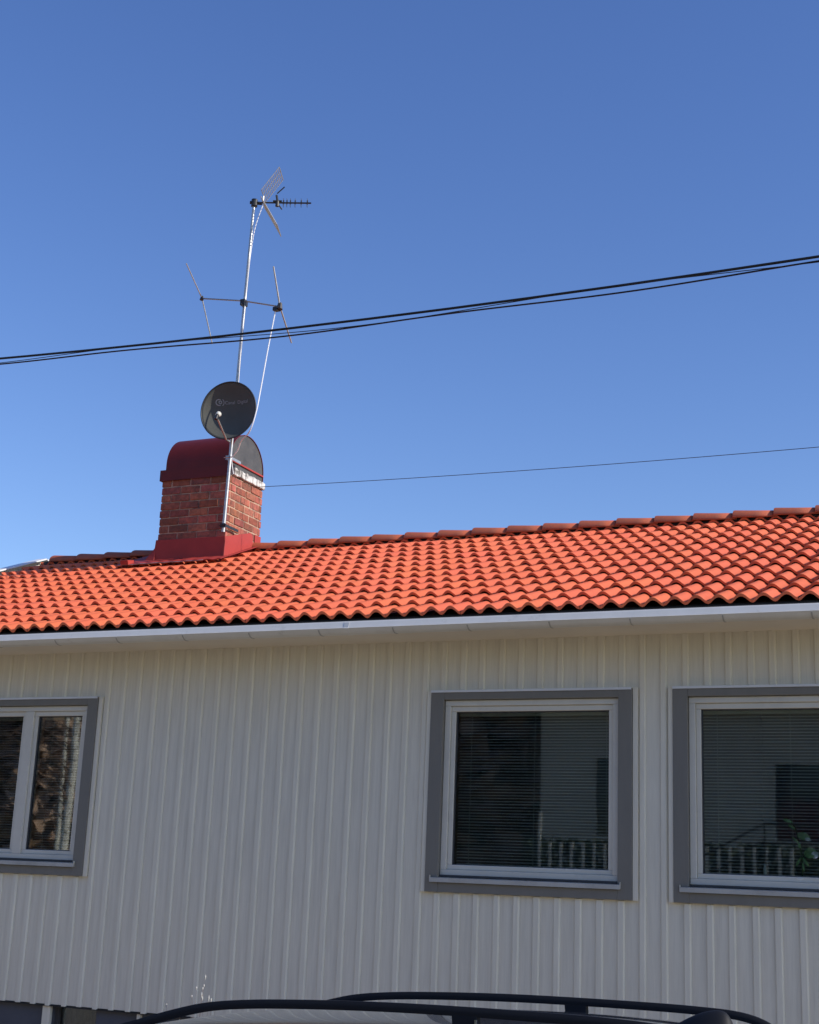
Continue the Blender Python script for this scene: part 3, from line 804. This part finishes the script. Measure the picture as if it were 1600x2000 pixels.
# roof rails measured from the photo: local x, top z
CT = [(-.80, 1.40), (-.62, 1.452), (-.46, 1.500), (-.33, 1.531), (-.18, 1.549), (.0, 1.561), (.22, 1.571), (.45, 1.577), (.75, 1.580), (1.0, 1.579), (1.17, 1.570), (1.27, 1.540), (1.32, 1.490)]
for sgn in (-1, 1):
    y = sgn*.55
    rl = MB(); pts = bez([(a, y, b-.014) for a, b in CT], 5); b0 = 0
    m_ = len(pts)
    for i, p in enumerate(pts):
        d_ = (pts[min(i+1, m_-1)]-pts[max(i-1, 0)]).normalized(); nn = Vector((-d_.z, 0, d_.x))
        for (a, c_) in ((-.014, -.014), (.014, -.014), (.017, .0), (.010, .014), (-.010, .014), (-.017, .0)):
            q = p+Vector((0, 1, 0))*a+nn*c_; rl.v.append(tuple(q))
    for i in range(m_-1):
        for k in range(6): a = i*6+k; b = i*6+(k+1) % 6; rl.face((a, b, b+6, a+6))
    rl.face(range(6)); rl.face([(m_-1)*6+k for k in range(6)][::-1])
    ro = rl.build('roof_rail', M['rail'], car); autosmooth(ro, 50)
    ft = MB()
    ft.hexa([(.535, y-.02, 1.50), (.615, y-.02, 1.50), (.535, y+.02, 1.50), (.615, y+.02, 1.50), (.525, y-.014, 1.562), (.61, y-.014, 1.562), (.525, y+.014, 1.562), (.61, y+.014, 1.562)])
    fo_ = ft.build('rail_foot', M['rail'], ro); bevel(fo_, .004)
    if sgn < 0:
        cl_ = MB(); cl_.box(.606, .613, y-.024, y-.020, 1.50, 1.545); cl_.build('foot_badge', M['chrome'], ro)
fn = MB()
sec = [(1.02, .004, 1.508), (1.09, .026, 1.565), (1.15, .036, 1.602), (1.20, .038, 1.618), (1.24, .034, 1.616), (1.26, .022, 1.57), (1.27, .012, 1.50)]
for x, hw, zt in sec: fn.v += [(x, -hw*1.6-.004, 1.49), (x, -hw, (zt+1.5)/2), (x, 0, zt), (x, hw, (zt+1.5)/2), (x, hw*1.6+.004, 1.49)]
for i in range(len(sec)-1):
    for k in range(4): a = i*5+k; fn.face((a, a+1, a+6, a+5))
fno = fn.build('antenna_fin', M['rail'], car, smooth=True); s2 = fno.modifiers.new('s', 'SUBSURF'); s2.levels = 2; s2.render_levels = 2
for sx in (-1.65, 1.30):
    for sgn in (-1, 1):
        wh = MB()
        prof = [(.0, .0), (.31, 0), (.325, .03), (.325, .17), (.31, .20), (0, .20)]
        for k in range(32):
            a = 2*math.pi*k/32
            for r_, t in ((.20, 0), (.31, -.005), (.325, .03), (.325, .17), (.31, .20), (.2, .2)):
                wh.v.append((sx+r_*math.cos(a), sgn*(.91-t), .325+r_*math.sin(a)))
        for k in range(32):
            for j in range(5): a = k*6+j; b = ((k+1) % 32)*6+j; wh.face((a, a+1, b+1, b))
        who = wh.build('wheel', M['tyre'], car, smooth=True)
        rmm = MB(); rmm.tube([(sx, sgn*.88, .325), (sx, sgn*.89, .325)], .21, 32)
        for k in range(5):
            a = 2*math.pi*k/5; rmm.tube([(sx, sgn*.90, .325), (sx+.2*math.cos(a), sgn*.895, .325+.2*math.sin(a))], .025, 6)
        rmm.build('rim', M['alu'], who)
for sgn in (-1, 1):
    h = MB(); h.tube([(-2.57, sgn*.66, .66), (-2.42, sgn*.76, .69)], [.07, .09], 12); h.build('headlight', M['lamp'], car)
    h = MB(); h.box(2.02, 2.10, sgn*.80-.05, sgn*.80+.05, .85, 1.15); bevel(h.build('tail_light', M['redlamp'], car), .02)
    h = MB(); h.box(-1.35, -1.15, sgn*1.0-.1, sgn*1.0+.1, 1.0, 1.13); bevel(h.build('side_mirror', M['carpaint'], car), .04, 3)

# ------------------------------------------------------------------ budding shrub in front of the wall
sh = empty('budding_shrub', (-5.535, 9.0, gz(0, 9.0)))
tag(sh, 'bare shrub whose twig tips with pale buds rise behind the roof of the dark car', 'shrub')
st = MB(); bd_ = MB()
# tips measured in the photo, at Y=9.35 : (x, z rel. eye)
tips = [(-5.541, -.713), (-5.589, -.784), (-5.535, -.781), (-5.618, -.837), (-5.537, -.852), (-5.491, -.855), (-5.442, -.855), (-5.821, -.919), (-5.70, -.96)]
for x, z in tips:
    bx = random.uniform(-.1, .1); tx, tz = x+5.535, z+ZO-gz(0, 9.0)
    pp = bez([(bx, 0, 0), (bx*.3+tx*.7+random.uniform(-.02, .02), random.uniform(-.03, .03), tz*.5), (tx, random.uniform(-.03, .03), tz)], 8)
    st.tube(pp, [max(.004*(1-i/len(pp)), .0006) for i in range(len(pp))], 5)
    for q in range(5):
        t = len(pp)-1-q*random.choice((1, 2)); t = max(t, 6); c0 = pp[t]+Vector((random.uniform(-.006, .006), -.004, 0))
        ln2 = random.uniform(.010, .028)
        if q < 2 and pp[t].z > pp[-1].z-.09:
            bd_ = MB(); ln2 *= 1.5; bd_.tube([c0, c0+Vector((0, 0, ln2*.5)), c0+Vector((.001, 0, ln2))], [.003, .0068, .002], 6); bd_.build('bud', M['bud'], sh)
st.build('stem', M['twig'], sh)

# ------------------------------------------------------------------ things on the window board
pp_ = empty('potted_plant', (-1.60, 9.995, Z(.115)))
tag(pp_, 'green leafy houseplant standing inside the window at the right edge', 'plant')
pm = MB(); pm.tube([(0, 0, 0), (0, 0, .012), (.0, 0, .016)], [.065, .07, .05], 20); pm.build('saucer', M['petal'], pp_)
sm_ = MB(); sm_.tube(bez([(0, 0, .01), (.01, -.01, .12), (-.01, -.012, .24), (-.03, -.01, .33), (-.06, -.01, .38)], 6), .004, 6)
sm_.tube(bez([(0, -.01, .13), (.03, -.015, .17), (.06, -.015, .20)], 4), .003, 5); sm_.build('stem', M['stem'], pp_)
lf = MB()
def leaf(p, d, w_, nrm=(0, -1, .2)):
    p = Vector(p); d = Vector(d); nrm = Vector(nrm).normalized(); s_ = d.cross(nrm).normalized()*w_
    N = 6; b = len(lf.v)
    for i in range(N+1):
        t = i/N; ww = math.sin(math.pi*min(max(t*.94+.03, 0), 1))**.7; c_ = p+d*t+nrm*(.01*math.sin(math.pi*t))
        lf.v += [tuple(c_-s_*ww), tuple(c_+nrm*-.004), tuple(c_+s_*ww)]
    for i in range(N):
        q = b+3*i; lf.face((q, q+1, q+4, q+3)); lf.face((q+1, q+2, q+5, q+4))
leaf((-.02, -.015, .30), (.085, -.0, -.03), .026); leaf((.02, -.015, .17), (.085, -.01, .015), .036); leaf((-.05, -.012, .375), (-.06, 0, .02), .012)
leaf((-.03, -.012, .33), (-.05, 0, .03), .009); leaf((-.01, -.012, .24), (-.045, 0, .04), .008); leaf((.01, -.012, .15), (.04, 0, -.06), .010)
leaf((0, -.012, .15), (-.03, -.01, -.06), .009); leaf((.0, -.012, .20), (-.012, 0, .05), .010); leaf((.01, -.012, .12), (.01, -.01, -.06), .008)
lf.build('leaf', M['leaf'], pp_, smooth=True)
for a_ in (((.070, -.026, .150), (.045, -.0, .03), .024), ((.028, -.024, .268), (.045, -.0, -.006), .012)):
    lf = MB(); leaf(*a_); lf.build('pale_leaf', M['petal'], pp_, smooth=True)
cv = MB(); cv.tube([(0, 0, 0), (0, 0, .07), (0, 0, .078), (0, 0, .10)], [.013, .013, .008, .009], 14)
co = cv.build('white_figurine', M['petal'], None, smooth=True, loc=(-1.84, 10.0, Z(.115)))
tag(co, 'small white figurine standing inside the right window, left of the houseplant', 'ornament')
for a, b in WIN:
    wb = MB(); wb.box(a+.1, b-.1, YW+.131, YW+.30, .085, .115); wb.build('window_board', M['white'], house)

# ------------------------------------------------------------------ across the street (seen mirrored in the panes)
def leaf_cloud(mb, cz0, cz1, rad, n, size, seed, cone=True):
    rnd = random.Random(seed)
    for _ in range(n):
        t = rnd.random()**1.3; z = cz0+(cz1-cz0)*t
        rr = rad*((1-t) if cone else math.sin(math.pi*(t*.9+.08)))*(.35+.75*rnd.random()**.5)+.1
        a = rnd.uniform(0, 6.283); c0 = Vector((rr*math.cos(a), rr*math.sin(a), z-.12*rr))
        u_ = Vector((rnd.uniform(-1, 1), rnd.uniform(-1, 1), rnd.uniform(-.6, .3))).normalized()*size*rnd.uniform(.6, 1.4)
        v_ = u_.cross(Vector((rnd.uniform(-1, 1), rnd.uniform(-1, 1), rnd.uniform(-1, 1)))).normalized()*size*.45
        mb.quad(c0-u_, c0-v_, c0+u_, c0+v_)
cf = empty('conifer', (-13, -18, 1.6))
t = MB(); t.tube([(0, 0, 0), (0, 0, 5), (0, 0, 10.5)], [.2, .12, .02], 8); t.build('trunk', M['darkbark'], cf)
l_ = MB(); leaf_cloud(l_, .0, 11, 2.5, 5200, .42, 3); l_.build('crown', M['needles'], cf)
spots = [(-13.0, -15, 1.2), (-17.0, -17, 1.1), (-20, -15.5, .95), (-23, -17, 1.15), (-26, -15, 1), (-29.5, -17, 1.1), (-33, -14, 1.1), (-37, -15, 1), (-41, -12, 1.1)]
ordn = ['nearest to', 'second from', 'third from', 'fourth from', 'fifth from', 'sixth from', 'seventh from', 'eighth from', 'farthest from']
lab = ['dark conifer nearest to the neighbouring house, mirrored in the middle window', 'dark conifers in a row across the street, mirrored in the left window']
for i, (x, y, s_) in enumerate(spots):
    o = cf if i == 0 else copy_tree(cf)
    o.location = (x, y, 1.6); o.scale = (s_, s_, s_); o.rotation_euler = (0, 0, i*1.3)
    tag(o, 'dark conifer across the street, '+ordn[i]+' the pale two storey house', 'conifer', 'conifers across the street')
bt = empty('birch_tree', (-21.3, -8, 1.6))
t = MB(); t.tube([(0, 0, 0), (.1, 0, 3), (.05, .1, 6), (.1, 0, 9)], [.10, .085, .06, .02], 10); t.build('trunk', M['bark'], bt)
l_ = MB(); rb = random.Random(5)
for i in range(70):
    z = rb.uniform(1.2, 8.6); a = rb.uniform(0, 6.28); ln3 = rb.uniform(.6, 1.8)
    d0 = Vector((math.cos(a), math.sin(a), rb.uniform(.3, .9)))*ln3
    p0 = Vector((.08, 0, z)); p1 = p0+d0*.5; p2 = p0+d0+Vector((0, 0, -.3*ln3))
    l_.tube([p0, p1, p2], [.02, .012, .004], 4, cap=False)
    for q in range(4):
        b0 = p0+(p2-p0)*rb.uniform(.3, 1); l_.tube([b0, b0+Vector((rb.uniform(-.3, .3), rb.uniform(-.3, .3), rb.uniform(-.5, .2)))], .004, 3, cap=False)
l_.build('branch', M['twig'], bt)
for i, (x, y, s_) in enumerate([(-21.25, -8, 1), (-22.0, -8.8, .55), (-23.6, -9.5, .8), (-26.5, -9, 1.1), (-19.2, -10.5, .9)]):
    o = bt if i == 0 else copy_tree(bt); o.location = (x, y, 1.6); o.scale = (s_, s_, 1); o.rotation_euler = (0, 0, i*2.1)
    tag(o, ['thick pale birch mirrored at the right edge of the left window', 'slender young birch beside the thick pale birch', 'middling birch behind the slender one across the street', 'tallest birch across the street, farthest from the pale house', 'birch across the street nearest to the dark conifers'][i], 'birch', 'birches across the street')
nh = empty('neighbour_house', (-10.7, -11.2, 1.6), R(-1.5))
tag(nh, 'pale two storey house across the street, mirrored in the window panes', 'house')
m = MB(); holes_wall(m, 0, 13, 0, 4.5, -.2, 0, [(1.3, 2.4, 1.5, 3.2), (5.2, 6.3, 1.5, 3.1), (8.6, 9.8, 1.5, 3.1)])
m.box(0, .2, -8, -.201, 0, 4.5); m.box(12.8, 13, -8, -.201, 0, 4.5); m.box(.201, 12.799, -8, -7.8, 0, 4.5); m.build('wall', M['nwall'], nh)
m = MB(); m.prism([(.6, 4.35), (.6, 4.5), (-4, 7.0), (-8.6, 4.5), (-8.6, 4.35)], -.5, 13.5); m.build('roof', M['nroof'], nh)
m = MB(); m.prism([(.70, 4.38), (.62, 4.38), (.62, 4.48), (.70, 4.48)], -.5, 13.5); m.build('gutter', M['white'], nh)
for a, b, c, d in ((1.3, 2.4, 1.5, 3.2), (5.2, 6.3, 1.5, 3.1), (8.6, 9.8, 1.5, 3.1)):
    m = MB(); m.box(a, b, -.12, -.1, c, d); wo = m.build('window', M['nwin'], nh)
    m = MB(); 
    m.box(a-.06, a, -.02, .03, c-.06, d+.06); m.box(b, b+.06, -.02, .03, c-.06, d+.06); m.box(a, b, -.02, .03, d, d+.06); m.box(a, b, -.02, .03, c-.06, c)
    m.build('frame', M['nwall'], wo)
pf = empty('picket_fence', (-9.0, -6.2, 1.6))
tag(pf, 'white picket fence across the street, mirrored low in the window panes', 'fence')
for i in range(23):
    m = MB(); x = i*.21; tall = 1.72 if i == 0 else 1.18
    m.box(x, x+.05, -.015, .015, .02, tall); m.build('picket', M['picket'], pf)
m = MB(); m.box(-.05, 4.75, -.06, -.016, .3, .38); m.build('rail', M['picket'], pf)
hg = empty('hedge', (-9.3, -7.0, 1.6))
tag(hg, 'dark clipped hedge behind the white picket fence across the street', 'hedge')
rh = random.Random(11); m = MB()
for _ in range(5200):
    c0 = Vector((rh.uniform(-.2, 5.9), rh.uniform(-.35, .35), rh.uniform(.02, 1.25))); u_ = Vector((rh.uniform(-1, 1), rh.uniform(-1, 1), rh.uniform(-1, 1))).normalized()*rh.uniform(.05, .1)
    v_ = u_.cross(Vector((rh.uniform(-1, 1), rh.uniform(-1, 1), rh.uniform(-1, 1)))).normalized()*.05
    m.quad(c0-u_, c0-v_, c0+u_, c0+v_)
m.build('foliage', M['hedge'], hg)
m = MB()
for k in range(14): m.tube([(k*.42, 0, 0), (k*.42+.05, .03, .9)], .02, 5)
m.build('stems', M['darkbark'], hg)
sr = empty('stair_railing', (-5.52, -4.6, .15))
tag(sr, 'black iron stair railing across the street, mirrored in the right window', 'railing')
m = MB(); m.tube([(0, 0, 2.42), (1.02, 0, 2.98), (2.2, 0, 2.98)], .024, 6); m.tube([(.2, 0, 2.15), (.92, 0, 2.66), (2.2, 0, 2.66)], .020, 6); m.build('handrail', M['iron'], sr)
for x, z1 in ((.0, 2.42), (1.02, 2.98), (2.2, 2.98)):
    m = MB(); m.tube([(x, 0, 0), (x, 0, z1)], .02, 6); m.build('post', M['iron'], sr)
st_ = MB()
for k in range(8): st_.box(.2*k-.3, .2*k-.1, -.95, -.05, -.1, .22*k+.1)
st_.box(1.3, 2.4, -.95, -.05, -.1, 1.86)
tag(st_.build('garden_steps', M['concrete'], None, loc=(-5.52, -4.6, .15)), 'concrete steps under the black stair railing across the street', 'steps')
